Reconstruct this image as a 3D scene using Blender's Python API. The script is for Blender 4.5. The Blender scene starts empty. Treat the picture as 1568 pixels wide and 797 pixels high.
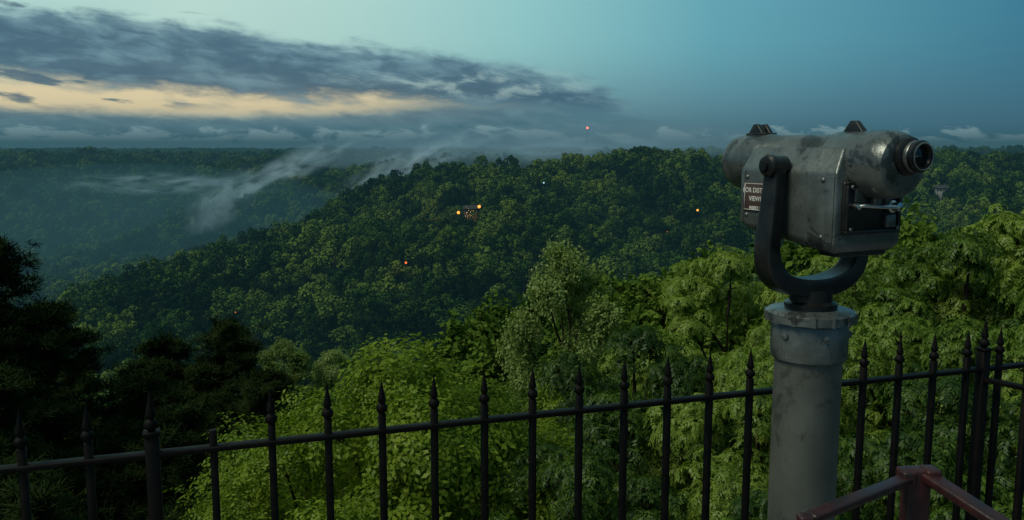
import bpy, math, random
import numpy as np
from mathutils import Vector, Matrix
R_=math.radians
scene=bpy.context.scene
rng=np.random.default_rng(7)
EYE=1.6

# ------------------------------------------------------------------ helpers
def lin(r,g,b):
    f=lambda c:(c/255/12.92) if c/255<=0.04045 else ((c/255+0.055)/1.055)**2.4
    return (f(r),f(g),f(b),1)
def link(o,parent=None):
    scene.collection.objects.link(o)
    if parent: o.parent=parent
    return o
def np_mesh(name,V,faces,mats=None,smooth=False):
    """faces: list of (array n x k, material index)"""
    V=np.asarray(V,dtype=np.float32)
    me=bpy.data.meshes.new(name)
    me.vertices.add(len(V)); me.vertices.foreach_set('co',V.ravel())
    fs=[(np.asarray(f,dtype=np.int32),m) for f,m in faces if len(f)]
    nl=sum(f.size for f,m in fs); npoly=sum(len(f) for f,m in fs)
    me.loops.add(nl); me.polygons.add(npoly)
    me.loops.foreach_set('vertex_index',np.concatenate([f.ravel() for f,m in fs]))
    starts=[];o=0
    for f,m in fs:
        starts.append(o+np.arange(len(f))*f.shape[1]); o+=f.size
    me.polygons.foreach_set('loop_start',np.concatenate(starts).astype(np.int32))
    me.polygons.foreach_set('material_index',np.concatenate([np.full(len(f),m) for f,m in fs]).astype(np.int32))
    if smooth: me.polygons.foreach_set('use_smooth',np.ones(npoly,dtype=bool))
    me.update(calc_edges=True); me.validate()
    for m in (mats or []): me.materials.append(m)
    return me
class B:
    """simple mesh accumulator"""
    def __init__(s): s.v=[];s.f=[];s.n=0
    def add(s,V,F,m=0):
        V=np.asarray(V,float).reshape(-1,3); F=np.asarray(F,int)
        s.v.append(V); s.f.append((F+s.n,m)); s.n+=len(V)
    def mesh(s,name,mats,smooth=False): return np_mesh(name,np.concatenate(s.v),s.f,mats,smooth)
def tube(b,pts,rad,sides=7,m=0):
    pts=np.asarray(pts,float);n=len(pts);V=[]
    for i in range(n):
        t=pts[min(i+1,n-1)]-pts[max(i-1,0)]; t/=np.linalg.norm(t)+1e-9
        a=np.cross(t,[0.3,1,0.1] if abs(t[1])<.9 else [1,0,0]); a/=np.linalg.norm(a); c=np.cross(t,a)
        an=np.arange(sides)/sides*2*math.pi
        V.append(pts[i]+rad[i]*(np.outer(np.cos(an),a)+np.outer(np.sin(an),c)))
    F=[]
    for i in range(n-1):
        for j in range(sides):
            k=(j+1)%sides
            F.append([i*sides+j,i*sides+k,(i+1)*sides+k,(i+1)*sides+j])
    b.add(np.concatenate(V),F,m)
def box(b,c,s,m=0,rz=0):
    x,y,z=[q/2 for q in s]
    V=np.array([[-x,-y,-z],[x,-y,-z],[x,y,-z],[-x,y,-z],[-x,-y,z],[x,-y,z],[x,y,z],[-x,y,z]])
    cr,sr=math.cos(rz),math.sin(rz)
    V=V@np.array([[cr,sr,0],[-sr,cr,0],[0,0,1]])+np.array(c)
    b.add(V,[[0,3,2,1],[4,5,6,7],[0,1,5,4],[1,2,6,5],[2,3,7,6],[3,0,4,7]],m)
def lathe(b,c,prof,sides=16,m=0,rot=None):
    """prof: list (r,z) along local z"""
    an=np.arange(sides)/sides*2*math.pi+math.pi/sides
    V=np.concatenate([np.stack([r*np.cos(an),r*np.sin(an),np.full(sides,z)],1) for r,z in prof])
    if rot is not None: V=V@np.array(rot.to_3x3()).T
    V=V+np.array(c)
    F=[[i*sides+j,i*sides+(j+1)%sides,(i+1)*sides+(j+1)%sides,(i+1)*sides+j] for i in range(len(prof)-1) for j in range(sides)]
    b.add(V,F,m)
def bevel(o,w,seg=2,ang=35):
    md=o.modifiers.new('bevel','BEVEL'); md.width=w; md.segments=seg; md.limit_method='ANGLE'; md.angle_limit=R_(ang)
    return o

# ------------------------------------------------------------------ materials
def newmat(name):
    m=bpy.data.materials.new(name); m.use_nodes=True; nt=m.node_tree; nt.nodes.clear()
    return m,nt,nt.nodes.new('ShaderNodeOutputMaterial')
def N(nt,t,**k):
    n=nt.nodes.new(t)
    for a,v in k.items(): setattr(n,a,v)
    return n
def ramp(nt,fac,stops,interp='LINEAR'):
    r=N(nt,'ShaderNodeValToRGB'); r.color_ramp.interpolation=interp
    el=r.color_ramp.elements
    while len(el)<len(stops): el.new(0.5)
    for e,(p,c) in zip(el,stops): e.position=p; e.color=c if len(c)==4 else (*c,1)
    if fac is not None: nt.links.new(fac,r.inputs[0])
    return r.outputs[0]
def mixc(nt,f,a,b_,bt='MIX'):
    n=N(nt,'ShaderNodeMix',data_type='RGBA',blend_type=bt)
    for i,v in ((0,f),(6,a),(7,b_)):
        if isinstance(v,(int,float,tuple,list)): n.inputs[i].default_value=v
        else: nt.links.new(v,n.inputs[i])
    return n.outputs[2]
def M(nt,op,*a,clamp=False):
    n=N(nt,'ShaderNodeMath',operation=op,use_clamp=clamp)
    for i,v in enumerate(a):
        if isinstance(v,(int,float)): n.inputs[i].default_value=v
        else: nt.links.new(v,n.inputs[i])
    return n.outputs[0]
def noise(nt,vec,scale,detail=4,rough=.55,dist=0):
    n=N(nt,'ShaderNodeTexNoise'); n.inputs['Scale'].default_value=scale; n.inputs['Detail'].default_value=detail
    n.inputs['Roughness'].default_value=rough; n.inputs['Distortion'].default_value=dist
    if vec is not None: nt.links.new(vec,n.inputs['Vector'])
    return n.outputs[0]
def smooth(nt,v,a,b_):
    n=N(nt,'ShaderNodeMapRange',interpolation_type='SMOOTHSTEP',clamp=True)
    for i,x in ((0,v),(1,a),(2,b_)):
        if isinstance(x,(int,float)): n.inputs[i].default_value=x
        else: nt.links.new(x,n.inputs[i])
    n.inputs[3].default_value=0; n.inputs[4].default_value=1
    return n.outputs[0]

def leafmat(name,dark,mid,light,trans=.35,nscale=.45,gloss=.06,rv=.36,stand=0):
    m,nt,out=newmat(name)
    tc=N(nt,'ShaderNodeTexCoord').outputs['Object']; oin=N(nt,'ShaderNodeObjectInfo'); oi=oin.outputs['Random']
    ge=N(nt,'ShaderNodeNewGeometry').outputs['Random Per Island']
    n1=noise(nt,tc,nscale,2)
    f=M(nt,'ADD',M(nt,'MULTIPLY',n1,.75),M(nt,'MULTIPLY',ge,.30))
    f=M(nt,'ADD',f,M(nt,'MULTIPLY_ADD',oi,rv,-rv*.55))
    if stand: f=M(nt,'ADD',f,M(nt,'MULTIPLY_ADD',noise(nt,oin.outputs['Location'],.016,3,.6),stand,-stand*.5))
    col=ramp(nt,f,[(.22,dark),(.5,mid),(.82,light)])
    d=N(nt,'ShaderNodeBsdfDiffuse'); nt.links.new(col,d.inputs[0]); last=d.outputs[0]
    if trans>0:
        t=N(nt,'ShaderNodeBsdfTranslucent'); nt.links.new(mixc(nt,1.0,col,(1.05,1.15,.6,1),'MULTIPLY'),t.inputs[0])
        a=N(nt,'ShaderNodeMixShader'); a.inputs[0].default_value=trans; nt.links.new(last,a.inputs[1]); nt.links.new(t.outputs[0],a.inputs[2]); last=a.outputs[0]
    if gloss>0:
        g=N(nt,'ShaderNodeBsdfGlossy'); g.inputs['Roughness'].default_value=.45; g.inputs[0].default_value=(.5,.6,.5,1)
        c=N(nt,'ShaderNodeMixShader'); c.inputs[0].default_value=gloss; nt.links.new(last,c.inputs[1]); nt.links.new(g.outputs[0],c.inputs[2]); last=c.outputs[0]
    nt.links.new(last,out.inputs[0]); return m
leaf_far=leafmat('forest_leaves',(.008,.024,.006),(.040,.090,.015),(.125,.185,.030),0,.06,.0,.75,.95)
leaf_mid=leafmat('slope_leaves',(.022,.052,.010),(.070,.13,.020),(.14,.21,.035),.2,.3,.0,.6)
leaf_y=leafmat('yellow_green_leaves',(.035,.075,.008),(.125,.20,.014),(.24,.31,.03),.4,.6,.02,.3)
leaf_c=leafmat('compound_leaves',(.022,.054,.008),(.095,.165,.018),(.21,.29,.045),.35,.6,.03,.55)
leaf_p=leafmat('pale_leaves',(.08,.13,.03),(.19,.26,.07),(.28,.36,.12),.35,.5,.02)
needle=leafmat('pine_needles',(.006,.012,.005),(.016,.028,.009),(.028,.044,.014),0,.5,.0)
def barkmat():
    m,nt,out=newmat('bark'); tc=N(nt,'ShaderNodeTexCoord').outputs['Object']
    p=N(nt,'ShaderNodeBsdfDiffuse')
    nt.links.new(ramp(nt,noise(nt,tc,8,5),[(.3,(.018,.014,.010)),(.7,(.07,.055,.04))]),p.inputs[0])
    nt.links.new(p.outputs[0],out.inputs[0]); return m
bark=barkmat()
def groundmat():
    m,nt,out=newmat('forest_floor'); tc=N(nt,'ShaderNodeTexCoord').outputs['Object']
    p=N(nt,'ShaderNodeBsdfDiffuse')
    a=noise(nt,tc,.07,6,.7); b_=noise(nt,tc,.006,3)
    f=M(nt,'ADD',M(nt,'MULTIPLY',a,.7),M(nt,'MULTIPLY',b_,.3))
    nt.links.new(ramp(nt,f,[(.35,(.005,.012,.004)),(.6,(.016,.032,.007))]),p.inputs[0])
    nt.links.new(p.outputs[0],out.inputs[0]); return m
def paint(name,c1,c2,rough=.4,metal=.0,scale=25,bump=.15,chip=None,spec=.5,wear=None):
    m,nt,out=newmat(name); tc=N(nt,'ShaderNodeTexCoord').outputs['Object']
    p=N(nt,'ShaderNodeBsdfPrincipled'); p.inputs['Metallic'].default_value=metal; p.inputs['Specular IOR Level'].default_value=spec
    n1=noise(nt,tc,scale,6,.65); n2=noise(nt,tc,scale*6,4,.6)
    col=ramp(nt,n1,[(.35,c1),(.65,c2)])
    if chip:
        n3=noise(nt,tc,scale*.7,8,.75,.6)
        col=mixc(nt,M(nt,'MULTIPLY',smooth(nt,n3,.54,.60),.8),col,(*chip,1))
    if wear:
        n4=noise(nt,tc,scale*2.2,9,.8,1.0)
        col=mixc(nt,M(nt,'MULTIPLY',smooth(nt,n4,.60,.66),.7),col,(*wear,1))
    nt.links.new(col,p.inputs['Base Color'])
    nt.links.new(M(nt,'MULTIPLY_ADD',n1,.35,rough-.17),p.inputs['Roughness'])
    bp=N(nt,'ShaderNodeBump'); bp.inputs['Strength'].default_value=bump; bp.inputs['Distance'].default_value=.002
    nt.links.new(n2,bp.inputs['Height']); nt.links.new(bp.outputs[0],p.inputs['Normal'])
    nt.links.new(p.outputs[0],out.inputs[0]); return m
black_iron=paint('black_iron_paint',(.0015,.0015,.0015),(.005,.0045,.004),.6,0,30,.3,None,.12)
grey_paint=paint('weathered_grey_paint',(.078,.092,.090),(.165,.185,.178),.34,.5,16,.45,(.026,.030,.030),.5,(.26,.275,.27))
dark_paint=paint('dark_cast_iron',(.009,.010,.010),(.022,.024,.023),.36,.3,20,.3,None,.5,(.06,.06,.058))
post_paint=paint('post_paint',(.075,.082,.074),(.130,.138,.122),.42,.35,7,.2,(.058,.056,.050))
steel=paint('dull_steel',(.12,.125,.12),(.25,.26,.25),.35,.8,40,.1)
chrome=paint('worn_chrome',(.45,.46,.45),(.62,.63,.62),.3,1,40,.05)
glass=paint('dark_glass',(.01,.012,.014),(.015,.018,.02),.12,0,10,0)
red_paint=paint('dark_red_paint',(.014,.004,.004),(.042,.008,.008),.45,0,18,.4,(.010,.006,.006))
plate_m=paint('brown_placard',(.05,.028,.025),(.08,.045,.038),.5,0,30,.1)
text_m=paint('white_lettering',(.5,.5,.47),(.66,.66,.62),.5,0,60,0)
concrete=paint('concrete',(.16,.155,.145),(.28,.27,.25),.85,0,3,.5)
def emis(name,c,s):
    m,nt,out=newmat(name); e=N(nt,'ShaderNodeEmission'); e.inputs[0].default_value=(*c,1); e.inputs[1].default_value=s
    nt.links.new(e.outputs[0],out.inputs[0]); return m
lamp_warm=emis('warm_lamp_glow',(1,.33,.045),2.4); lamp_org=emis('orange_lamp_glow',(1,.18,.03),1.5)
lamp_red=emis('red_beacon_glow',(1,.08,.05),8); lamp_cool=emis('cool_lamp_glow',(.5,.85,1),1.2)
wall_m=paint('pale_siding',(.14,.15,.15),(.22,.23,.23),.8,0,1,.1); roof_m=paint('dark_roof',(.02,.02,.02),(.045,.04,.036),.9,0,1,.1)

# ------------------------------------------------------------------ terrain
def vnoise(x,y,seed=0):
    xi=np.floor(x);yi=np.floor(y);fx=x-xi;fy=y-yi
    fx=fx*fx*(3-2*fx);fy=fy*fy*(3-2*fy)
    def h(a,b_):
        s=np.sin(a*127.1+b_*311.7+seed*74.7)*43758.5453; return s-np.floor(s)
    return (h(xi,yi)*(1-fx)+h(xi+1,yi)*fx)*(1-fy)+(h(xi,yi+1)*(1-fx)+h(xi+1,yi+1)*fx)*fy-.5
RIDGES=[ # (spine polyline, slope, round-off width)
 ([(-230,300,-100),(-185,390,-86),(-150,460,-71),(-98,540,-49),(-50,590,-31),(-12,615,-21),(120,635,-16),(290,660,-14),(520,640,-13),(900,620,-10)],.34,26),
 ([(-12,600,-25),(5,470,-50),(20,390,-68)],.40,20),
 ([(-85,560,-48),(-75,470,-66),(-60,400,-82)],.40,16),
 ([(110,630,-20),(130,500,-44),(120,410,-66)],.42,18),
 ([(330,655,-15),(290,500,-42),(240,400,-64)],.40,22),
 ([(-345,700,-100),(-300,820,-68),(-200,960,-38),(-80,1100,-19),(300,1250,-12)],.34,28),
 ([(-560,760,-92),(-520,950,-60),(-400,1150,-30),(-200,1300,-18)],.30,32),
 ([(-1100,560,-30),(-800,740,-52),(-640,840,-70)],.24,45),
 ([(-3000,1200,-14),(-1300,1300,-17),(-600,1500,-16),(0,1650,-13),(900,1500,-8),(3000,1300,-8)],.15,60),
]
def terrain(X,Y):
    X=np.asarray(X,float);Y=np.asarray(Y,float)
    fg=np.interp(Y,[-80,2.6,4,16,24,40,60,100,200,300,420,9000],[-.6,-.7,-3,-11,-16,-23,-31,-45,-72,-96,-112,-112])
    hs=[fg,np.full_like(X,-108.0)]
    for sp,s,w in RIDGES:
        best=np.full_like(X,-1e3)
        for (x0,y0,z0),(x1,y1,z1) in zip(sp[:-1],sp[1:]):
            dx,dy=x1-x0,y1-y0; t=np.clip(((X-x0)*dx+(Y-y0)*dy)/(dx*dx+dy*dy),0,1)
            d=np.hypot(X-x0-t*dx,Y-y0-t*dy)
            best=np.maximum(best,z0+t*(z1-z0)-s*(np.sqrt(d*d+w*w)-w))
        hs.append(best)
    k=3.5; hs=np.stack(hs); mx=hs.max(0)
    z=mx+k*np.log(np.exp((hs-mx)/k).sum(0))-k*.4
    far=np.clip((Y-1650)/600,0,1); z=z*(1-far)+np.maximum(z,-14)*far
    amp=np.clip((np.hypot(X,Y)-60)/250,0,1)*np.clip(-z/45,.35,1)
    z=z+amp*(vnoise(X/90,Y/90,1)*20+vnoise(X/40,Y/40,2)*9)
    return z
nx,ny=300,340
gx=np.sinh(np.linspace(-1,1,nx)*5.2)/math.sinh(5.2)*7000
gy=-60+np.sinh(np.linspace(0,1,ny)*5.0)/math.sinh(5.0)*9000
GX,GY=np.meshgrid(gx,gy); GZ=terrain(GX,GY)
idx=np.arange(nx*ny).reshape(ny,nx)
F=np.stack([idx[:-1,:-1],idx[:-1,1:],idx[1:,1:],idx[1:,:-1]],-1).reshape(-1,4)
link(bpy.data.objects.new('terrain',np_mesh('terrain',np.stack([GX,GY,GZ],-1).reshape(-1,3),[(F,0)],[groundmat()],True)))

# ------------------------------------------------------------------ foliage templates
def leaf_quads(base,dirv,up,L,W):
    side=np.cross(dirv,up); side/=np.linalg.norm(side,axis=1,keepdims=True)+1e-9
    n=len(base); V=np.empty((n,4,3))
    V[:,0]=base; V[:,1]=base+dirv*L[:,None]*.45+side*W[:,None]; V[:,2]=base+dirv*L[:,None]; V[:,3]=base+dirv*L[:,None]*.45-side*W[:,None]
    return V
def tmpl_compound(r):
    bs,ds,us,Ls=[],[],[],[]
    for k in range(6):
        a=k/6*6.283+r.uniform(-.4,.4); h=np.array([math.cos(a),math.sin(a),0]); el=r.uniform(.3,.7)
        p=np.zeros(3); RL=r.uniform(.34,.46)
        for j in range(6):
            e=el-(j/5)*1.5; d=h*math.cos(e)+np.array([0,0,math.sin(e)]); 
            p=p+d*RL/6
            s=np.cross(d,[0,0,1]); s/=np.linalg.norm(s)
            for sg in (-1,1):
                dd=s*sg*.75+d*.5+np.array([0,0,-.45])+r.normal(0,.12,3); dd/=np.linalg.norm(dd)
                bs.append(p.copy()); ds.append(dd); us.append(np.array([0,0,1.])+.5*d); Ls.append(r.uniform(.10,.15))
        bs.append(p.copy()); ds.append(d); us.append(np.array([0.1,0,1.])); Ls.append(.14)
    L=np.array(Ls); return leaf_quads(np.array(bs),np.array(ds),np.array(us),L,L*.2)
def tmpl_leafy(r,n=34,L0=.10,rad=.30,wr=.33):
    b_=r.normal(0,1,(n,3)); b_/=np.linalg.norm(b_,axis=1,keepdims=True); b_*=rad*r.uniform(.15,1,(n,1)); b_[:,2]*=.7
    d=b_/rad+r.normal(0,.5,(n,3))+np.array([0,0,-.25]); d/=np.linalg.norm(d,axis=1,keepdims=True)
    L=r.uniform(.7,1.25,n)*L0
    return leaf_quads(b_,d,np.array([0,0,1.])+r.normal(0,.35,(n,3)),L,L*wr)
def tmpl_twig(r):
    """leafy twig reaching out and up with alternate leaves"""
    bs,ds,us,Ls=[],[],[],[]
    for k in range(5):
        a=k/5*6.283+r.uniform(-.5,.5); h=np.array([math.cos(a),math.sin(a),0]); el=r.uniform(.1,1.1); p=np.zeros(3); RL=r.uniform(.35,.6)
        for j in range(7):
            e=el-j*.12; d=h*math.cos(e)+np.array([0,0,math.sin(e)]); p=p+d*RL/7; s=np.cross(d,[0,0,1]); s/=np.linalg.norm(s)
            dd=s*(1 if j%2 else -1)*.8+d*.6+r.normal(0,.25,3)+np.array([0,0,-.15]); dd/=np.linalg.norm(dd)
            bs.append(p.copy());ds.append(dd);us.append(np.array([0,0,1.])+r.normal(0,.3,3));Ls.append(r.uniform(.09,.14))
    L=np.array(Ls); return leaf_quads(np.array(bs),np.array(ds),np.array(us),L,L*.27)
def tmpl_needles(r,n=46):
    d=r.normal(0,1,(n,3)); d[:,2]=np.abs(d[:,2])*.5; d/=np.linalg.norm(d,axis=1,keepdims=True)
    L=r.uniform(.22,.34,n); return leaf_quads(np.zeros((n,3))+r.normal(0,.08,(n,3)),d,np.array([0,0,1.])+r.normal(0,.3,(n,3)),L,L*.06)
def scatter(b,tms,P,out,scale,r,tilt=.5,m=1):
    n=len(P); z=np.array([0,0,1.])*(1-tilt)+out*tilt; z/=np.linalg.norm(z,axis=1,keepdims=True)+1e-9
    a=r.normal(0,1,(n,3)); x=np.cross(a,z); x/=np.linalg.norm(x,axis=1,keepdims=True); y=np.cross(z,x)
    Mx=np.stack([x,y,z],-1)*scale[:,None,None]
    pick=r.integers(0,len(tms),n)
    for t in range(len(tms)):
        s=pick==t
        if not s.any(): continue
        T=tms[t].reshape(-1,3); V=np.einsum('nij,kj->nki',Mx[s],T)+P[s][:,None,:]
        V=V.reshape(-1,3); b.add(V,np.arange(len(V)).reshape(-1,4),m)
def crown_lobes(r,R,z0,z1,n,spread=1.0):
    c=[];rad=[]
    for i in range(n):
        t=(i+.5)/n; z=z0+(z1-z0)*t
        prof=math.sqrt(max(.05,1-((t-.38)/.68)**2)); 
        a=i*2.4+r.uniform(-.5,.5); rr=R*prof*r.uniform(.45,.85)*spread
        if i==n-1: rr=R*.08
        c.append([rr*math.cos(a),rr*math.sin(a),z+r.uniform(-.3,.3)]); rad.append(R*r.uniform(.24,.42)*(1-.3*t))
    return np.array(c),np.array(rad)
def broadleaf(name,seed,H,R,z0,nl,nclus,tms,mat,cs=1.0,tilt=.5,tr=.16,spread=1.0):
    r=np.random.default_rng(seed); b=B()
    C,rad=crown_lobes(r,R,z0,H-R*.2,nl,spread)
    tp=[[r.uniform(-.1,.1)*H*.1*k*.2,r.uniform(-.1,.1)*H*.1*k*.2,z] for k,z in enumerate(np.linspace(-9,H*.86,9))]
    tp=np.array(tp); tube(b,tp,[tr*(1.3-1.2*i/8) for i in range(9)],8,0)
    for c,q in zip(C,rad):
        zb=max(1.0,c[2]-1.6-np.hypot(c[0],c[1])*.5); k=np.interp(zb,tp[:,2],np.arange(9)); i=min(int(k),7); s=tp[i]+(tp[i+1]-tp[i])*(k-i)
        mid=(s+c)/2+np.array([0,0,-.25]); tube(b,[s,mid,c],[tr*.4,tr*.27,tr*.12],5,0)
        for j in range(5):
            d=r.normal(0,1,3); d/=np.linalg.norm(d); d[2]=abs(d[2])*.6; tube(b,[c-(c-mid)*.2,c+d*q*.5,c+d*q*.95],[tr*.12,tr*.08,tr*.03],4,0)
    w=rad**2; w/=w.sum(); pick=r.choice(len(C),int(nclus*1.6),p=w)
    d=r.normal(0,1,(len(pick),3)); d[:,2]=d[:,2]*.8+.25; d/=np.linalg.norm(d,axis=1,keepdims=True)
    wob=1+.34*np.sin(d[:,0]*5+pick)*np.cos(d[:,1]*6+pick*2)
    P=C[pick]+d*(rad[pick]*wob*r.uniform(.68,1.14,len(pick)))[:,None]
    D=np.linalg.norm(P[:,None,:]-C[None],axis=2)/rad[None]; ok=(D.min(1)>.55)
    P=P[ok][:nclus]; d=d[ok][:nclus]
    scatter(b,tms,P,d,cs*r.uniform(.75,1.25,len(P)),r,tilt)
    return b.mesh(name,[bark,mat])
r0=np.random.default_rng(3)
tc_=[tmpl_compound(r0) for _ in range(5)]; tl_=[tmpl_leafy(r0) for _ in range(5)]; tw_=[tmpl_twig(r0) for _ in range(5)]; tm_=[tmpl_leafy(r0,13,.42,.55,.36) for _ in range(5)]; tn_=[tmpl_needles(r0) for _ in range(4)]
comp=[broadleaf('compound_leaf_tree',s,11,3.2,2.5,18,1350,tc_,leaf_c,1.0,.35,.16,1.12) for s in (11,12,13)]
leafy=[broadleaf('leafy_tree',s,11,3.3,2.5,22,2300,tw_,leaf_y,1.0,.6,.16,1.08) for s in (21,22)]
pale=[broadleaf('pale_tree',31,12,2.8,3,24,1900,tl_,leaf_p,1.15,.5)]
midm=[broadleaf('slope_tree',s,14,4.6,4,18,760,tm_,leaf_mid,1.0,.6,.2,1.1) for s in (41,42,43,44)]
def pine(name,seed,H,R):
    r=np.random.default_rng(seed); b=B(); tube(b,[[0,0,z] for z in np.linspace(-9,H,7)],[.24-.033*i for i in range(7)],8,0)
    P=[];O=[]
    for k in range(34):
        t=k/33; z=H*(.25+.74*t); L=R*(1-t)**.6*r.uniform(.55,1.1)+.4
        for j in range(3):
            a=r.uniform(0,6.283); h=np.array([math.cos(a),math.sin(a),0]); e=h*L+np.array([0,0,L*.12+r.uniform(-.2,.3)])
            tube(b,[[0,0,z],np.array([0,0,z])+e*.6+[0,0,-.1],np.array([0,0,z])+e],[.06,.035,.012],4,0)
            for q in range(int(8+L*6)):
                u=r.uniform(.35,1.02); P.append(np.array([0,0,z])+e*u+r.normal(0,1,3)*[.38,.38,.12]); O.append(h)
    P=np.array(P);O=np.array(O); scatter(b,tn_,P,O,r.uniform(.9,1.5,len(P)),r,.3)
    return b.mesh(name,[bark,needle])
pines=[pine('pine_tree',51,14,3.6),pine('pine_tree',52,14,4.2)]

# distant crowns (sources for instancing)
def far_crown(seed):
    r=np.random.default_rng(seed); b=B(); H=r.uniform(10.5,13.5); R=r.uniform(4.3,5.8)
    nl=int(r.integers(7,14)); C,rad=crown_lobes(r,R,H*.40,H-R*.25,nl); rad*=1.12*(11/nl)**.35; n=860
    C[:,0]*=r.uniform(.8,1.25); C[:,:2]+=r.normal(0,.5,(nl,2))
    pick=r.choice(len(C),n); d=r.normal(0,1,(n,3)); d[:,2]=d[:,2]*.7+.3; d/=np.linalg.norm(d,axis=1,keepdims=True)
    P=C[pick]+d*(rad[pick]*r.uniform(.80,1.12,n))[:,None]
    nrm=d+r.normal(0,.35,d.shape); t=np.cross(nrm,r.normal(0,1,d.shape)); t/=np.linalg.norm(t,axis=1,keepdims=True)
    L=r.uniform(.5,1.05,n); V=leaf_quads(P-t*L[:,None]*.5,t,nrm,L,L*.45).reshape(-1,3)
    b.add(V,np.arange(len(V)).reshape(-1,4),1); tube(b,[[0,0,-3],[0,0,H*.7]],[.3,.15],5,0)
    return b.mesh('forest_crown',[bark,leaf_far])
src=bpy.data.collections.new('forest_tree_kinds')
for i in range(10): src.objects.link(bpy.data.objects.new('forest_tree_kind.%03d'%i,far_crown(60+i)))
srcm=bpy.data.collections.new('slope_tree_kinds')
for i,me in enumerate(midm): srcm.objects.link(bpy.data.objects.new('slope_tree_kind.%03d'%i,me))
def instancer(name,P,rot,scl,kind,coll):
    me=bpy.data.meshes.new(name); me.vertices.add(len(P)); me.vertices.foreach_set('co',np.asarray(P,np.float32).ravel())
    a=me.attributes.new('rot','FLOAT','POINT'); a.data.foreach_set('value',np.asarray(rot,np.float32))
    a=me.attributes.new('scl','FLOAT_VECTOR','POINT'); a.data.foreach_set('vector',np.asarray(scl,np.float32).ravel())
    a=me.attributes.new('kind','INT','POINT'); a.data.foreach_set('value',np.asarray(kind,np.int32))
    o=link(bpy.data.objects.new(name,me))
    g=bpy.data.node_groups.new(name,'GeometryNodeTree')
    g.interface.new_socket('Geometry',in_out='INPUT',socket_type='NodeSocketGeometry'); g.interface.new_socket('Geometry',in_out='OUTPUT',socket_type='NodeSocketGeometry')
    gi=g.nodes.new('NodeGroupInput');go=g.nodes.new('NodeGroupOutput')
    ci=g.nodes.new('GeometryNodeCollectionInfo'); ci.inputs['Collection'].default_value=coll; ci.inputs['Separate Children'].default_value=True; ci.inputs['Reset Children'].default_value=True
    ip=g.nodes.new('GeometryNodeInstanceOnPoints'); ip.inputs['Pick Instance'].default_value=True
    def na(nm,t):
        n=g.nodes.new('GeometryNodeInputNamedAttribute'); n.data_type=t; n.inputs['Name'].default_value=nm; return n.outputs['Attribute']
    cx=g.nodes.new('ShaderNodeCombineXYZ'); g.links.new(na('rot','FLOAT'),cx.inputs['Z'])
    mv=g.nodes.new('GeometryNodeMeshToPoints'); g.links.new(gi.outputs[0],mv.inputs[0])
    g.links.new(mv.outputs[0],ip.inputs['Points']); g.links.new(ci.outputs[0],ip.inputs['Instance']); g.links.new(na('kind','INT'),ip.inputs['Instance Index'])
    g.links.new(cx.outputs[0],ip.inputs['Rotation']); g.links.new(na('scl','FLOAT_VECTOR'),ip.inputs['Scale']); g.links.new(ip.outputs[0],go.inputs[0])
    o.modifiers.new('scatter','NODES').node_group=g
    return o
def jitter_grid(y0,y1,sp,az=.68):
    xs=np.arange(-y1*az-60,y1*az+60,sp); ys=np.arange(y0,y1,sp*.87)
    X,Y=np.meshgrid(xs,ys); X=X+(np.arange(len(ys))%2)[:,None]*sp/2
    X=X+rng.uniform(-.45,.45,X.shape)*sp; Y=Y+rng.uniform(-.45,.45,Y.shape)*sp
    k=np.abs(X)<Y*az+60; return X[k],Y[k]
# lit places on the hillside, found by bearing and fall from the overlook
def site(rx,rz):
    t=np.linspace(230,2500,5000); k=int(np.argmax(EYE+rz*t<terrain(rx*t,t)+14)); return float(rx*t[k]),float(t[k])
SITES=[('cabin',)+site(-.050,-.0665),('lamp_cool',)+site(.037,-.040),('lamp',)+site(.217,-.072),('lamp_o',)+site(-.125,-.134),('lamp_s',)+site(-.328,-.192),('lamp_s',)+site(.182,-.096),('house',)+site(.502,-.040),('lamp_s',)+site(-.18,-.160)]
P=[];S=[]
for y0,y1,sp,sc in [(250,900,9.6,1.35),(900,1500,11.2,1.4),(1500,2300,15,1.7),(2300,4200,32,3.0)]:
    X,Y=jitter_grid(y0,y1,sp); Z=terrain(X,Y); n=len(X)
    s=sc*rng.choice([.55,.75,.9,1.0,1.22],n)*rng.uniform(.92,1.08,n)*(1+.35*vnoise(X/60,Y/60,5))
    zs={1.35:.95,1.4:.85,1.7:.6,3.0:.4}[sc]
    P.append(np.stack([X,Y,Z-1.5],1)); S.append(np.stack([s,s*rng.uniform(.85,1.15,n),s*zs*rng.uniform(.8,1.15,n)],1))
P=np.concatenate(P);S=np.concatenate(S); keep=np.ones(len(P),bool)
for s_ in SITES:
    rr=11 if s_[0]=='cabin' else 6
    dx=P[:,0]-s_[1]; dy=P[:,1]-s_[2]; keep&=~((np.abs(dx)<rr)&(dy>-rr*2.2)&(dy<rr*.8))
P=P[keep];S=S[keep]
instancer('distant_forest',P,rng.uniform(0,6.28,len(P)),S,rng.integers(0,10,len(P)),src)
X,Y=jitter_grid(62,250,6.4,.8); Z=terrain(X,Y); n=len(X); s=rng.uniform(.6,1.0,n)
instancer('valley_slope_forest',np.stack([X,Y,Z-1],1),rng.uniform(0,6.28,n),np.stack([s,s,s],1),rng.integers(0,4,n),srcm)

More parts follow.
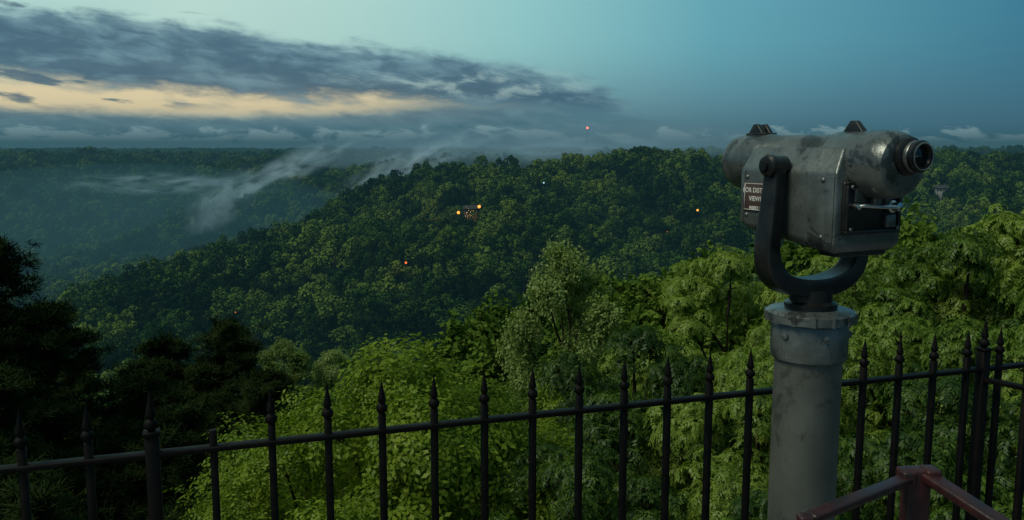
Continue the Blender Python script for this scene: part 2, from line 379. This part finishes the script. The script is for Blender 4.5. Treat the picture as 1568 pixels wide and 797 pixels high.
# houses and lamps on the hill
def lamp(x,y,h,mat,r,pw,col):
    z=float(terrain(x,y)); b=B(); tube(b,[(x,y,z-1),(x,y,z+h*.6),(x,y,z+h)],[.16,.12,.08],8,0); tube(b,[(x,y,z+h-.1),(x,y-.7,z+h+.25),(x,y-1.5,z+h+.2)],[.06,.05,.05],6,0)
    lathe(b,(x,y-1.5,z+h-r*.9),[(0,-r),(r*.7,-r*.7),(r,0),(r*.7,r*.7),(0,r)],12,1)
    link(bpy.data.objects.new('street_lamp',b.mesh('street_lamp',[dark_paint,mat])))
    if pw:
        l=bpy.data.lights.new('lamp_light','POINT'); l.energy=pw; l.color=col; l.shadow_soft_size=.3
        o=link(bpy.data.objects.new('lamp_light',l)); o.location=(x,y-1.5-r-.5,z+h-r)
def house(x,y,w,d,h,z0,rz,wm):
    root=link(bpy.data.objects.new('hillside_house',None)); root.location=(x,y,z0); root.rotation_euler=(0,0,rz)
    def p(nm,bb,m): link(bpy.data.objects.new(nm,bb.mesh(nm,[m])),root)
    b=B(); box(b,(0,0,h/2-4),(w,d,h+8)); p('walls',b,wm)
    b=B(); e=.6; V=[(-w/2-e,-d/2-e,h),(w/2+e,-d/2-e,h),(w/2+e,d/2+e,h),(-w/2-e,d/2+e,h),(-w/2-e,0,h+d*.33),(w/2+e,0,h+d*.33)]
    b.add(V,[[0,1,5,4],[2,3,4,5]]); b.add(V,[[0,4,3],[1,2,5]]); p('roof',b,roof_m)
    b=B()
    for k in range(4): box(b,(-w*.36+k*w*.24,-d/2-.03,h*.55),(1.1,.08,1.4))
    p('windows',b,glass)
    b=B(); box(b,(w*.3,d*.15,h+d*.3),(.9,.9,2.4)); p('chimney',b,roof_m)
for nm,x,y in SITES:
    z=float(terrain(x,y))
    if nm=='cabin':
        house(x+.5,y+3,8,6,3.4,z+9,.1,roof_m)
        lamp(x-6.5,y-3,14,lamp_warm,.95,6000,(1,.42,.08)); lamp(x+6.2,y-3,13.5,lamp_warm,1.0,6000,(1,.42,.08))
    elif nm=='house': house(x,y,7,6,3,z+8,-.3,wall_m)
    elif nm=='lamp_cool': lamp(x,y,15,lamp_cool,.55,0,(.5,.85,1))
    elif nm=='lamp': lamp(x,y,15,lamp_warm,.65,0,(1,.5,.15))
    elif nm=='lamp_o': lamp(x,y,15,lamp_org,.6,600,(1,.25,.05))
    else: lamp(x,y,14,lamp_org,.22,0,(1,.3,.05))
b=B(); mx,my=96,1100; mz=float(terrain(mx,my)); mt=27.5
for a in range(3):
    an=a*2.094; tube(b,[(mx+1.6*math.cos(an),my+1.6*math.sin(an),mz),(mx+.3*math.cos(an),my+.3*math.sin(an),mt)],[.08,.05],4,0)
for k in range(18):
    t0=k/18;t1=(k+1)/18
    for a in range(3):
        a0=a*2.094;a1=a0+2.094; q0=1.6-1.3*t0;q1=1.6-1.3*t1
        tube(b,[(mx+q0*math.cos(a0),my+q0*math.sin(a0),mz+(mt-mz)*t0),(mx+q1*math.cos(a1),my+q1*math.sin(a1),mz+(mt-mz)*t1)],[.03,.03],3,0)
lathe(b,(mx,my,mt+.8),[(0,-1.3),(1.0,-.8),(1.3,0),(1.0,.8),(0,1.3)],12,1)
link(bpy.data.objects.new('radio_mast',b.mesh('radio_mast',[steel,lamp_red])))

# near individual trees: (x,y,top z,scale)
def put(me,nm,H,x,y,top,s,sz=1.0):
    o=link(bpy.data.objects.new(nm,me)); o.location=(x,y,top-H*s*sz); o.scale=(s,s,s*sz); o.rotation_euler=(0,0,random.uniform(0,6.28))
random.seed(4)
for i,(x,y,t,s) in enumerate([(-2.1,15.5,-2.3,.95),(-4.1,16.5,-3.6,.8),(-.4,17,-3.9,.75),(-2.8,12,-4.0,.7),(-5.2,21,-6,.9),(1.6,22,-4.6,.85),(-1,26,-6,1),(-.9,12.5,-4.5,.55)]):
    put(leafy[i%2],'yellow_green_tree',11,x,y,t,s)
for i,(x,y,t,s) in enumerate([(2.9,19,-2.3,.9),(1.2,14,-3.4,.7),(5.0,17,-2.2,.8),(7.1,28,-1.5,1.0),(4.4,25,-3.8,.9),(10.2,25,-1.5,1.0),(12.8,24,-.5,1.1),(15.2,25,0,1.15),(9.0,19,-1.9,.85),(11.2,17,-1.0,.9),(6.6,12.5,-1.7,.75),(9.3,12.5,-.9,.8),(4.2,11.5,-2.9,.6),(2.7,10.5,-3.3,.5),(12.5,14,-.6,.9),(18,20,-.2,1.1),(6.9,9,-2.1,.55),(20,30,0,1.2),(13,32,-1.5,1.1)]):
    put(comp[i%3],'compound_leaf_tree',11,x,y,t,s)
put(pale[0],'pale_tree',12,2.3,34,-2.4,1.05,1.25)
put(pale[0],'pale_tree',12,-16.5,60,-12.2,.95)
put(pale[0],'pale_tree',12,-13.5,62,-13.3,.85)
for i,(x,y,t,s) in enumerate([(-1.5,46,-7.0,.8),(2,50,-6.5,.9),(6,52,-6,.9),(-4.5,48,-9.5,.8),(11,50,-5,1),(17,48,-3,1),(-8,50,-12,.8),(4.9,40,-5.4,.75),(24,50,-2.5,1.1),(30,46,-1.5,1.1),(-10,40,-11,.75),(-6,34,-9.5,.75),(36,56,-2,1.2)]):
    put(midm[i%4],'slope_tree',14,x,y,t,s)
for i,(x,y,t,s) in enumerate([(-18.5,30,-1.8,.9),(-20.5,29,-.6,.9),(-13.5,40,-6.8,.9),(-17.5,42,-8,.9),(-10.5,36,-8.2,.8),(-14.5,33,-7,.85),(-11,27,-7,.8),(-8.2,25,-7.4,.7),(-16,25,-5.2,.8),(-12.5,20,-6.2,.8),(-7.5,18,-6.5,.6),(-9.5,16,-5.2,.7),(-22,40,-6,1),(-6.5,14,-5.6,.5)]):
    put(pines[i%2],'pine_tree',14,x,y,t,s)

# ------------------------------------------------------------------ platform and fence
b=B()
box(b,(0,-1.2,-.15),(9,3.56,.3),0)
vs=[(x,y,z) for z in (-.3,-.004) for x,y in [(-4.5,.58),(4.5,.58),(4.5,3.55),(-4.5,.60)]]
b.add(vs,[[0,1,2,3][::-1],[4,5,6,7],[0,1,5,4],[1,2,6,5],[2,3,7,6],[3,0,4,7]])
o=link(bpy.data.objects.new('viewing_platform',b.mesh('viewing_platform',[concrete])))
L0=np.array([-.976,1.635]); dv=np.array([.950,.3127]); SP=.1199; RZ=.97
frz=math.atan2(dv[1],dv[0])
b=B()
def finial(p,z,s=1.0,k=8):
    prof=[(.0062,0),(.0075,.004),(.0125,.009),(.0134,.017),(.0095,.023),(.0055,.027),(.0090,.030),(.0094,.035),(.0078,.042),(.0054,.054),(.0027,.069),(.0004,.082)]
    lathe(b,(p[0],p[1],z),[(r*s,h*s) for r,h in prof],k)
def picket(p,rz_,fin=True,top=.040,w=.0155):
    box(b,(p[0],p[1],(RZ+top)/2),(w,w,RZ+top),0,rz_)
    if fin: finial(p,RZ+top-.002)
def post(p,rz_,top=.05):
    box(b,(p[0],p[1],(RZ+top)/2),(.027,.027,RZ+top),0,rz_)
    box(b,(p[0],p[1],RZ+top+.004),(.033,.033,.008),0,rz_)
    finial(p,RZ+top+.006,1.1,10)
for i in range(-8,30):
    p=L0+dv*SP*i
    if i==2 or i==-6: post(p,frz,.042)
    elif i==3: picket(p,frz,False,.04)
    else: picket(p,frz)
corner=L0+dv*SP*20.5; post(corner,frz,.055)
for z,h in ((RZ,.011),(.12,.012)):
    c=L0+dv*SP*10.5; box(b,(c[0],c[1],z),(SP*38,.026,h),0,frz)
rd=np.array([.62,-.785]); rrz=math.atan2(rd[1],rd[0])
for i in range(1,20): picket(corner+rd*.118*i,rrz)
for z,h in ((RZ-.03,.012),(.105,.012)):
    c=corner+rd*1.15; box(b,(c[0],c[1],z),(2.28,.026,h),0,rrz)
o=link(bpy.data.objects.new('iron_fence',b.mesh('iron_fence',[black_iron]))); bevel(o,.0012,1,50)

# ------------------------------------------------------------------ coin-operated viewer
root=link(bpy.data.objects.new('coin_operated_viewer',None)); root.location=(.515,1.45,0); root.rotation_euler=(0,0,R_(25))
def part(name,bb,mats,bv=0,seg=2,smooth=False,ang=35,off=(0,0,0)):
    o=link(bpy.data.objects.new(name,bb.mesh(name,mats,smooth)),root); o.location=off
    if bv: bevel(o,bv,seg,ang)
    return o
def smooth_by(o,ang=40):
    o.data.polygons.foreach_set('use_smooth',np.ones(len(o.data.polygons),bool))
    o.data.set_sharp_from_angle(angle=R_(ang))
b=B(); lathe(b,(0,0,0),[(0,0),(.13,0),(.13,.012),(.085,.02),(.066,.05),(.0585,.07),(.0575,.6),(.0565,1.262)],40)
for a in range(6): lathe(b,(.108*math.cos(a*1.047),.108*math.sin(a*1.047),.012),[(.01,0),(.01,.01),(0,.012)],6)
smooth_by(part('pedestal_post',b,[post_paint]))
b=B(); lathe(b,(0,0,0),[(.0575,1.240),(.0635,1.243),(.0645,1.250),(.0645,1.300),(.062,1.306)],40)
lathe(b,(0,0,0),[(.060,1.306),(.0745,1.308),(.0745,1.322),(.069,1.327),(.035,1.329)],40)
for k in range(14):
    a=k/14*6.283; lathe(b,(.072*math.cos(a),.072*math.sin(a),1.3075),[(.0055,0),(.0055,.0155),(0,.0175)],8)
for a in (R_(190),R_(250),R_(310),R_(70)):
    rot=Matrix.Rotation(a,4,'Z')@Matrix.Rotation(R_(90),4,'Y'); lathe(b,(.064*math.cos(a),.064*math.sin(a),1.287),[(.006,0),(.006,.004),(0,.006)],8,0,rot)
smooth_by(part('collar',b,[grey_paint]))
b=B(); lathe(b,(0,0,0),[(.044,1.326),(.044,1.338),(.036,1.342),(.036,1.362),(0,1.362)],28)
smooth_by(part('swivel_hub',b,[dark_paint]))
pts=[(-.090,1.582,.015,.012),(-.091,1.545,.0165,.012),(-.095,1.50,.018,.012),(-.100,1.46,.019,.013),(-.102,1.428,.0195,.0145),(-.095,1.398,.020,.016),(-.073,1.377,.022,.016),(-.04,1.367,.024,.016),(0,1.364,.026,.016)]
pts=pts+[(-x,z,w,t) for x,z,w,t in pts[-2::-1]]
b=B(); V=[]
for i,(x,z,w,t) in enumerate(pts):
    a=pts[max(i-1,0)];c=pts[min(i+1,len(pts)-1)]; tx,tz=c[0]-a[0],c[1]-a[1]; l=math.hypot(tx,tz); nx_,nz_=-tz/l,tx/l
    for sy,sn in ((-1,-1),(1,-1),(1,1),(-1,1)): V.append((x+nx_*t*sn,w*sy,z+nz_*t*sn))
Fq=[[i*4+j,i*4+(j+1)%4,(i+1)*4+(j+1)%4,(i+1)*4+j] for i in range(len(pts)-1) for j in range(4)]+[[3,2,1,0]]; n=(len(pts)-1)*4; Fq.append([n,n+1,n+2,n+3])
b.add(V,Fq); o=part('fork',b,[dark_paint],.005,3,False,50)
md=o.modifiers.new('sub','SUBSURF'); md.levels=1; md.render_levels=2
o.data.polygons.foreach_set('use_smooth',np.ones(len(o.data.polygons),bool))
b=B()
for sg in (-1,1):
    rot=Matrix.Rotation(R_(90)*sg,4,'Y'); lathe(b,(sg*.072,0,1.573),[(.016,0),(.016,.020),(.018,.026),(.0185,.036),(.015,.040),(.008,.041),(.008,.044),(0,.044)],24,0,rot)
smooth_by(part('pivot_bolt',b,[dark_paint]))
b=B()
V=[(x,y,z) for (x,y),z in [((-.062,-.106),1.436),((.062,-.106),1.436),((.062,.085),1.458),((-.062,.085),1.458)]]
V+=[(-.072,-.115,1.450),(.072,-.115,1.450),(.072,.105,1.472),(-.072,.105,1.472)]
V+=[(-.072,-.115,1.562),(.072,-.115,1.562),(.072,.105,1.566),(-.072,.105,1.566)]
V+=[(-.050,-.107,1.602),(.050,-.107,1.602),(.050,.097,1.604),(-.050,.097,1.604)]
Fq=[[3,2,1,0],[12,13,14,15]]
for k in range(3):
    for j in range(4): Fq.append([k*4+j,k*4+(j+1)%4,(k+1)*4+(j+1)%4,(k+1)*4+j])
b.add(V,Fq); part('housing',b,[grey_paint],.004,3,False,20)
b=B(); box(b,(-.0725,-.104,1.506),(.003,.016,.104)); box(b,(-.0725,.0985,1.518),(.0025,.008,.09)); part('side_ribs',b,[grey_paint],.001)
rotb=Matrix.Rotation(R_(-90),4,'X'); rote=Matrix.Rotation(R_(90),4,'X')
b=B(); c=(0,0,1.576)
lathe(b,c,[(0,-.178),(.036,-.179),(.046,-.174),(.0505,-.164),(.0525,-.148),(.0525,-.056),(.0505,-.053),(.048,-.050),(.048,.100),(.0500,.104),(.0508,.110),(.0508,.172),(.049,.186),(.045,.194),(.040,.197),(.038,.193),(.037,.165),(0,.165)],48,0,rotb)
smooth_by(part('telescope_barrel',b,[grey_paint]),35)
b=B(); lathe(b,(0,0,1.576),[(.036,.166),(0,.168)],32,0,rotb); part('objective_lens',b,[glass])
eo=(0,-.012,.006)
b=B(); lathe(b,(.004,-.166,1.583),[(.029,0),(.029,.006),(.026,.009),(.0225,.010),(.0225,.018),(.024,.019),(.024,.025),(.021,.027),(.017,.027),(.0135,.022),(.0135,.018)],36,0,rote); smooth_by(part('eyepiece',b,[dark_paint],off=eo))
b=B(); lathe(b,(.004,-.1935,1.583),[(.0208,0),(.0213,.0012),(.0197,.0022),(.0187,.0012)],36,0,rote); smooth_by(part('eyepiece_ring',b,[steel],off=eo))
b=B(); lathe(b,(.004,-.1765,1.583),[(.0232,0),(.0238,.001),(.0238,.006),(.0232,.007)],36,0,rote); smooth_by(part('eyepiece_band',b,[steel],off=eo))
b=B(); lathe(b,(.004,-.186,1.583),[(.0134,0),(0,.0015)],24,0,rote); part('eyepiece_glass',b,[glass],off=eo)
b=B()
def fin(x,y0,y1,zb,zt,t=.005):
    ym=y0*.45+y1*.55
    V=[(x-t,y0,zb),(x+t,y0,zb),(x+t,y1,zb),(x-t,y1,zb),(x-t*.7,ym-.006,zt),(x+t*.7,ym-.006,zt),(x+t*.7,ym+.006,zt),(x-t*.7,ym+.006,zt)]
    b.add(V,[[3,2,1,0],[4,5,6,7],[0,1,5,4],[1,2,6,5],[2,3,7,6],[3,0,4,7]])
fin(-.009,.115,.165,1.620,1.645); fin(.009,.115,.165,1.620,1.645); fin(0,-.105,-.055,1.622,1.645,.007)
box(b,(0,.14,1.6255),(.028,.052,.007))
part('sights',b,[dark_paint],.0015)
co_=(0,.017,.002)
b=B(); box(b,(0,-.134,1.507),(.118,.008,.082)); part('coin_plate',b,[dark_paint],.003,off=co_)
b=B()
for x,z,w,h in ((0,1.545,.118,.006),(0,1.469,.118,.006),(-.056,1.507,.006,.070),(.056,1.507,.006,.070)): box(b,(x,-.1405,z),(w,.006,h))
part('coin_frame',b,[dark_paint],.0015,off=co_)
b=B(); box(b,(.012,-.142,1.520),(.034,.010,.026)); box(b,(-.032,-.1400,1.527),(.020,.006,.022)); box(b,(.036,-.141,1.485),(.020,.008,.020)); part('coin_slot_block',b,[grey_paint],.0015,off=co_)
b=B(); box(b,(.014,-.1485,1.520),(.004,.004,.018)); part('coin_slot',b,[glass],off=co_)
b=B(); tube(b,[(-.046,-.150,1.510),(-.040,-.158,1.512),(.0,-.160,1.509),(.034,-.158,1.508)],[.0024,.003,.0032,.0032],10)
lathe(b,(.034,-.140,1.508),[(.010,0),(.010,.008),(.007,.010),(.007,.021),(0,.023)],20,0,rote)
lathe(b,(-.044,-.136,1.510),[(.005,0),(.005,.018),(0,.02)],12,0,rote); smooth_by(part('coin_lever',b,[chrome],off=co_))
b=B()
for x in (-.050,.050):
    for z in (1.474,1.540): lathe(b,(x,-.1265,z+.002),[(.0032,0),(.0032,.002),(0,.003)],10,0,rote)
for y,z in ((-.088,1.552),(-.088,1.462),(.088,1.552),(.088,1.486)):
    lathe(b,(-.0718,y,z),[(.0042,0),(.0042,.0015),(0,.0025)],10,0,Matrix.Rotation(R_(-90),4,'Y'))
part('screws',b,[grey_paint])
b=B(); box(b,(.0,-.085,1.440),(.10,.045,.02)); part('lock_box',b,[dark_paint],.003)
b=B(); box(b,(-.0735,.055,1.518),(.003,.078,.050)); part('placard',b,[plate_m],.001)
b=B()
for dy,dz,w,h in ((.055,.0225+1.518,.072,.0012),(.055,1.518-.0225,.072,.0012),(.0905,1.518,.0012,.044),(.0195,1.518,.0012,.044)): box(b,(-.0753,dy,dz),(.0006,w,h))
part('placard_border',b,[text_m])
for k,(txt,sz) in enumerate((('FOR DISTANCE',.0115),('VIEWING',.0115),('INSERT COIN',.0075))):
    cu=bpy.data.curves.new('placard_text','FONT'); cu.body=txt; cu.size=sz; cu.extrude=.0002; cu.align_x='CENTER'; cu.materials.append(text_m); cu.offset=.0002
    o=link(bpy.data.objects.new('placard_text_%d'%(k+1),cu),root); o.location=(-.0754,.055,1.5255-k*.0145); o.rotation_euler=(R_(90),0,R_(-90))

# ------------------------------------------------------------------ red rail
b=B()
def bar(p,q,w,h):
    p=np.array(p);q=np.array(q);d=q-p;l=np.linalg.norm(d);d/=l;up=np.array([0,0,1.]) if abs(d[2])<.9 else np.array([0,1.,0]);s=np.cross(d,up);s/=np.linalg.norm(s);u=np.cross(s,d)
    V=[e+s*a*w/2+u*c*h/2 for e in (p,q) for a,c in ((-1,-1),(1,-1),(1,1),(-1,1))]
    b.add(V,[[0,1,2,3],[7,6,5,4],[0,4,5,1],[1,5,6,2],[2,6,7,3],[3,7,4,0]])
bar((.384,1.05,1.128),(.578,1.19,1.125),.022,.012)
bar((.600,1.19,1.131),(.668,1.02,1.098),.026,.014); bar((.668,1.02,1.097),(.70,.90,1.06),.026,.014)
bar((.589,1.192,0),(.589,1.192,1.140),.034,.026)
bar((.378,1.046,0),(.378,1.046,1.134),.020,.020); bar((.70,.90,0),(.70,.90,1.066),.02,.02)
box(b,(.573,1.19,1.128),(.02,.03,.022)); box(b,(.607,1.188,1.130),(.022,.03,.024))
o=link(bpy.data.objects.new('red_handrail',b.mesh('red_handrail',[red_paint]))); bevel(o,.004,3,40)

# ------------------------------------------------------------------ haze and mist
def volmat(name,col,dens,hetero=None):
    m,nt,out=newmat(name); ab=N(nt,'ShaderNodeVolumeAbsorption'); ab.inputs[0].default_value=(0,0,0,1)
    em=N(nt,'ShaderNodeEmission'); em.inputs[0].default_value=(*col,1); ad=N(nt,'ShaderNodeAddShader')  # haze and mist glow by their own emission, standing in for scattered light
    if hetero is None: ab.inputs[1].default_value=dens; em.inputs[1].default_value=dens
    else:
        d=hetero(nt); d=M(nt,'MULTIPLY',d,dens); nt.links.new(d,ab.inputs[1]); nt.links.new(d,em.inputs[1])
    nt.links.new(ab.outputs[0],ad.inputs[0]); nt.links.new(em.outputs[0],ad.inputs[1]); nt.links.new(ad.outputs[0],out.inputs['Volume']); return m
b=B(); box(b,(0,4560,-20),(13000,8880,190)); 
link(bpy.data.objects.new('valley_haze',b.mesh('valley_haze',[volmat('haze',(.030,.094,.120),.00033)])))
def blob(name,c,s,mat,rz=0,ry=0,sub=2):
    bpy.ops.mesh.primitive_ico_sphere_add(subdivisions=sub,radius=1); o=bpy.context.object; o.name=name; o.data.name=name
    o.location=c; o.scale=s; o.rotation_euler=(0,R_(ry),R_(rz)); o.data.materials.append(mat)
blob('pooled_haze',(-330,720,-68),(210,260,58),volmat('pooled_haze',(.045,.125,.140),.0011),14,0,5)
blob('cloud_on_ridge',(30,1120,4),(330,130,30),volmat('ridge_cloud',(.14,.25,.30),.0026),0,-2,4)
def wisp(cx,cy,cz,sx,sy,sz,dens,rz=0,seed=0,nsc=2.2,thr=.46,ry=0,col=(.25,.39,.43)):
    def h(nt):
        tc=N(nt,'ShaderNodeTexCoord').outputs['Object']
        ln=N(nt,'ShaderNodeVectorMath',operation='LENGTH'); nt.links.new(tc,ln.inputs[0])
        fall=M(nt,'SUBTRACT',1.0,smooth(nt,ln.outputs['Value'],.25,.98))
        mp=N(nt,'ShaderNodeMapping'); mp.inputs['Location'].default_value=(seed*3.1,seed*1.7,0); mp.inputs['Scale'].default_value=(sx/max(sx,sy)*1.6,sy/max(sx,sy)*1.6,.8)
        nt.links.new(tc,mp.inputs[0]); nn=noise(nt,mp.outputs[0],nsc,3,.6,.4)
        return M(nt,'MULTIPLY',fall,smooth(nt,nn,thr,thr+.22))
    blob('mist_bank',(cx,cy,cz),(sx,sy,sz),volmat('mist',col,dens,h),rz,ry)
wisp(-395,940,-36,125,40,15,.024,0,1,thr=.43)
wisp(-235,850,-24,110,35,18,.032,0,2,ry=-24,thr=.43)
wisp(-260,760,-45,50,30,24,.022,0,7,ry=-40,thr=.41)
wisp(-85,740,-10,85,30,18,.032,0,3,ry=-22,thr=.42)
wisp(60,900,2,150,50,16,.014,0,9,thr=.40,ry=-3,col=(.17,.29,.34))

# ------------------------------------------------------------------ world
w=bpy.data.worlds.new('World'); scene.world=w; w.use_nodes=True; nt=w.node_tree; nt.nodes.clear()
try: w.cycles.sampling_method='NONE'
except Exception: pass
wo=N(nt,'ShaderNodeOutputWorld'); bg=N(nt,'ShaderNodeBackground')
tc=N(nt,'ShaderNodeTexCoord').outputs['Generated']; sx=N(nt,'ShaderNodeSeparateXYZ'); nt.links.new(tc,sx.inputs[0]); x_,y_,z_=sx.outputs
A=M(nt,'ARCTAN2',x_,y_); E=M(nt,'DIVIDE',z_,M(nt,'MAXIMUM',M(nt,'SQRT',M(nt,'ADD',M(nt,'MULTIPLY',x_,x_),M(nt,'MULTIPLY',y_,y_))),.001))
da=M(nt,'DIVIDE',M(nt,'ABSOLUTE',M(nt,'ADD',A,.35)),1.2,clamp=True)
hi=ramp(nt,da,[(0,lin(192,226,216)),(.15,lin(178,218,212)),(.30,lin(150,205,206)),(.48,lin(104,170,185)),(.75,lin(62,124,150)),(1,lin(42,98,130))])
lo=ramp(nt,da,[(0,lin(178,204,194)),(.2,lin(152,186,186)),(.38,lin(114,154,166)),(.6,lin(84,128,148)),(.8,lin(70,112,136)),(1,lin(48,90,116))])
col=mixc(nt,smooth(nt,E,.01,.13),lo,hi)
gl=M(nt,'MULTIPLY',M(nt,'MULTIPLY',smooth(nt,E,.022,.045),M(nt,'SUBTRACT',1.0,smooth(nt,E,.056,.100))),M(nt,'SUBTRACT',1.0,smooth(nt,da,.12,.38)))
col=mixc(nt,gl,col,lin(252,232,184))
cv=N(nt,'ShaderNodeCombineXYZ'); nt.links.new(M(nt,'MULTIPLY',A,5.5),cv.inputs[0]); nt.links.new(M(nt,'MULTIPLY',M(nt,'ADD',E,M(nt,'MULTIPLY',A,.10)),28),cv.inputs[1])
n1=noise(nt,cv.outputs[0],1.3,5,.55,.2)
cv2=N(nt,'ShaderNodeCombineXYZ'); nt.links.new(M(nt,'MULTIPLY',A,16),cv2.inputs[0]); nt.links.new(M(nt,'MULTIPLY',M(nt,'ADD',E,M(nt,'MULTIPLY',A,.08)),46),cv2.inputs[1]); cv2.inputs[2].default_value=3.3
n2=noise(nt,cv2.outputs[0],1.5,7,.56,.35)
nz=M(nt,'ADD',M(nt,'MULTIPLY',M(nt,'SUBTRACT',n1,.5),.045),M(nt,'MULTIPLY',M(nt,'SUBTRACT',n2,.5),.034))
def curve(stops):
    t=M(nt,'MULTIPLY_ADD',A,1/1.6,.5,clamp=True)
    return ramp(nt,t,[((a/1.6+.5),(v,v,v)) for a,v in stops])
top=curve([(-.75,.150),(-.54,.142),(-.346,.136),(-.152,.118),(0,.100),(.10,.072),(.150,.040)])
bot=curve([(-.75,.076),(-.54,.075),(-.40,.062),(-.28,.056),(-.15,.055),(0,.046),(.10,.040),(.150,.040)])
En=M(nt,'ADD',E,nz)
up_=M(nt,'MULTIPLY',smooth(nt,M(nt,'SUBTRACT',En,bot),-.012,.010),smooth(nt,M(nt,'SUBTRACT',top,En),-.006,.014))
up_=M(nt,'MULTIPLY',up_,M(nt,'SUBTRACT',1.0,smooth(nt,A,.12,.17)))
n3=M(nt,'ADD',M(nt,'MULTIPLY',n1,.55),M(nt,'MULTIPLY',n2,.45))
edge=smooth(nt,M(nt,'SUBTRACT',top,En),.0,.030)
ccol=mixc(nt,smooth(nt,n3,.42,.66),lin(70,102,124),lin(120,156,170))
ccol=mixc(nt,M(nt,'MULTIPLY',M(nt,'SUBTRACT',1.0,edge),.35),ccol,lin(142,182,192))
col=mixc(nt,M(nt,'MULTIPLY',up_,.95),col,ccol)
st=M(nt,'MULTIPLY',M(nt,'MULTIPLY',smooth(nt,n2,.50,.64),smooth(nt,A,-.26,-.10)),M(nt,'MULTIPLY',M(nt,'SUBTRACT',1.0,smooth(nt,A,.02,.12)),M(nt,'MULTIPLY',smooth(nt,E,.054,.064),M(nt,'SUBTRACT',1.0,smooth(nt,E,.078,.092)))))
col=mixc(nt,M(nt,'MULTIPLY',st,.55),col,lin(176,200,194))
lt=curve([(-.75,.042),(-.54,.040),(-.35,.036),(-.2,.042),(-.05,.050),(.10,.046),(.16,.03)])
lb=M(nt,'MULTIPLY',smooth(nt,M(nt,'SUBTRACT',lt,M(nt,'ADD',E,M(nt,'MULTIPLY',nz,.5))),-.008,.008),M(nt,'SUBTRACT',1.0,smooth(nt,A,.0,.24)))
col=mixc(nt,M(nt,'MULTIPLY',lb,.88),col,mixc(nt,smooth(nt,n3,.38,.64),lin(76,114,136),lin(112,150,164)))
bl=M(nt,'MULTIPLY',smooth(nt,n1,.52,.58),M(nt,'MULTIPLY',smooth(nt,E,.036,.050),M(nt,'SUBTRACT',1.0,smooth(nt,A,-.42,-.30))))
col=mixc(nt,M(nt,'MULTIPLY',bl,.85),col,lin(82,110,128))
hz=M(nt,'MULTIPLY',smooth(nt,M(nt,'SUBTRACT',M(nt,'MULTIPLY_ADD',n2,.07,-.017),E),-.002,.006),.9)
col=mixc(nt,hz,col,lin(170,200,206))
sky=N(nt,'ShaderNodeTexSky'); sky.sky_type='NISHITA'; sky.sun_disc=False; sky.sun_elevation=R_(50); sky.sun_rotation=R_(-115)
sk=mixc(nt,1.0,sky.outputs[0],(.05,.05,.05,1),'MULTIPLY')
zen=mixc(nt,.38,lin(126,166,166),sk)
col=mixc(nt,smooth(nt,E,.22,.8),col,zen)
nt.links.new(col,bg.inputs[0]); bg.inputs[1].default_value=1.0; nt.links.new(bg.outputs[0],wo.inputs[0])

sd=bpy.data.lights.new('sun','SUN'); sd.energy=2.0; sd.angle=R_(22); sd.color=(1,.95,.74)
so=link(bpy.data.objects.new('sun',sd)); az,el=R_(-115),R_(50)
so.rotation_euler=Vector((math.sin(az)*math.cos(el),math.cos(az)*math.cos(el),math.sin(el))).to_track_quat('Z','Y').to_euler()

cd=bpy.data.cameras.new('camera'); cd.lens=30; cd.sensor_width=36; cd.clip_start=.05; cd.clip_end=20000
co=link(bpy.data.objects.new('camera',cd)); co.location=(0,0,EYE); co.rotation_euler=(R_(90-7.41),0,0); scene.camera=co
scene.view_settings.view_transform='Standard'; scene.view_settings.look='None'; scene.view_settings.exposure=0
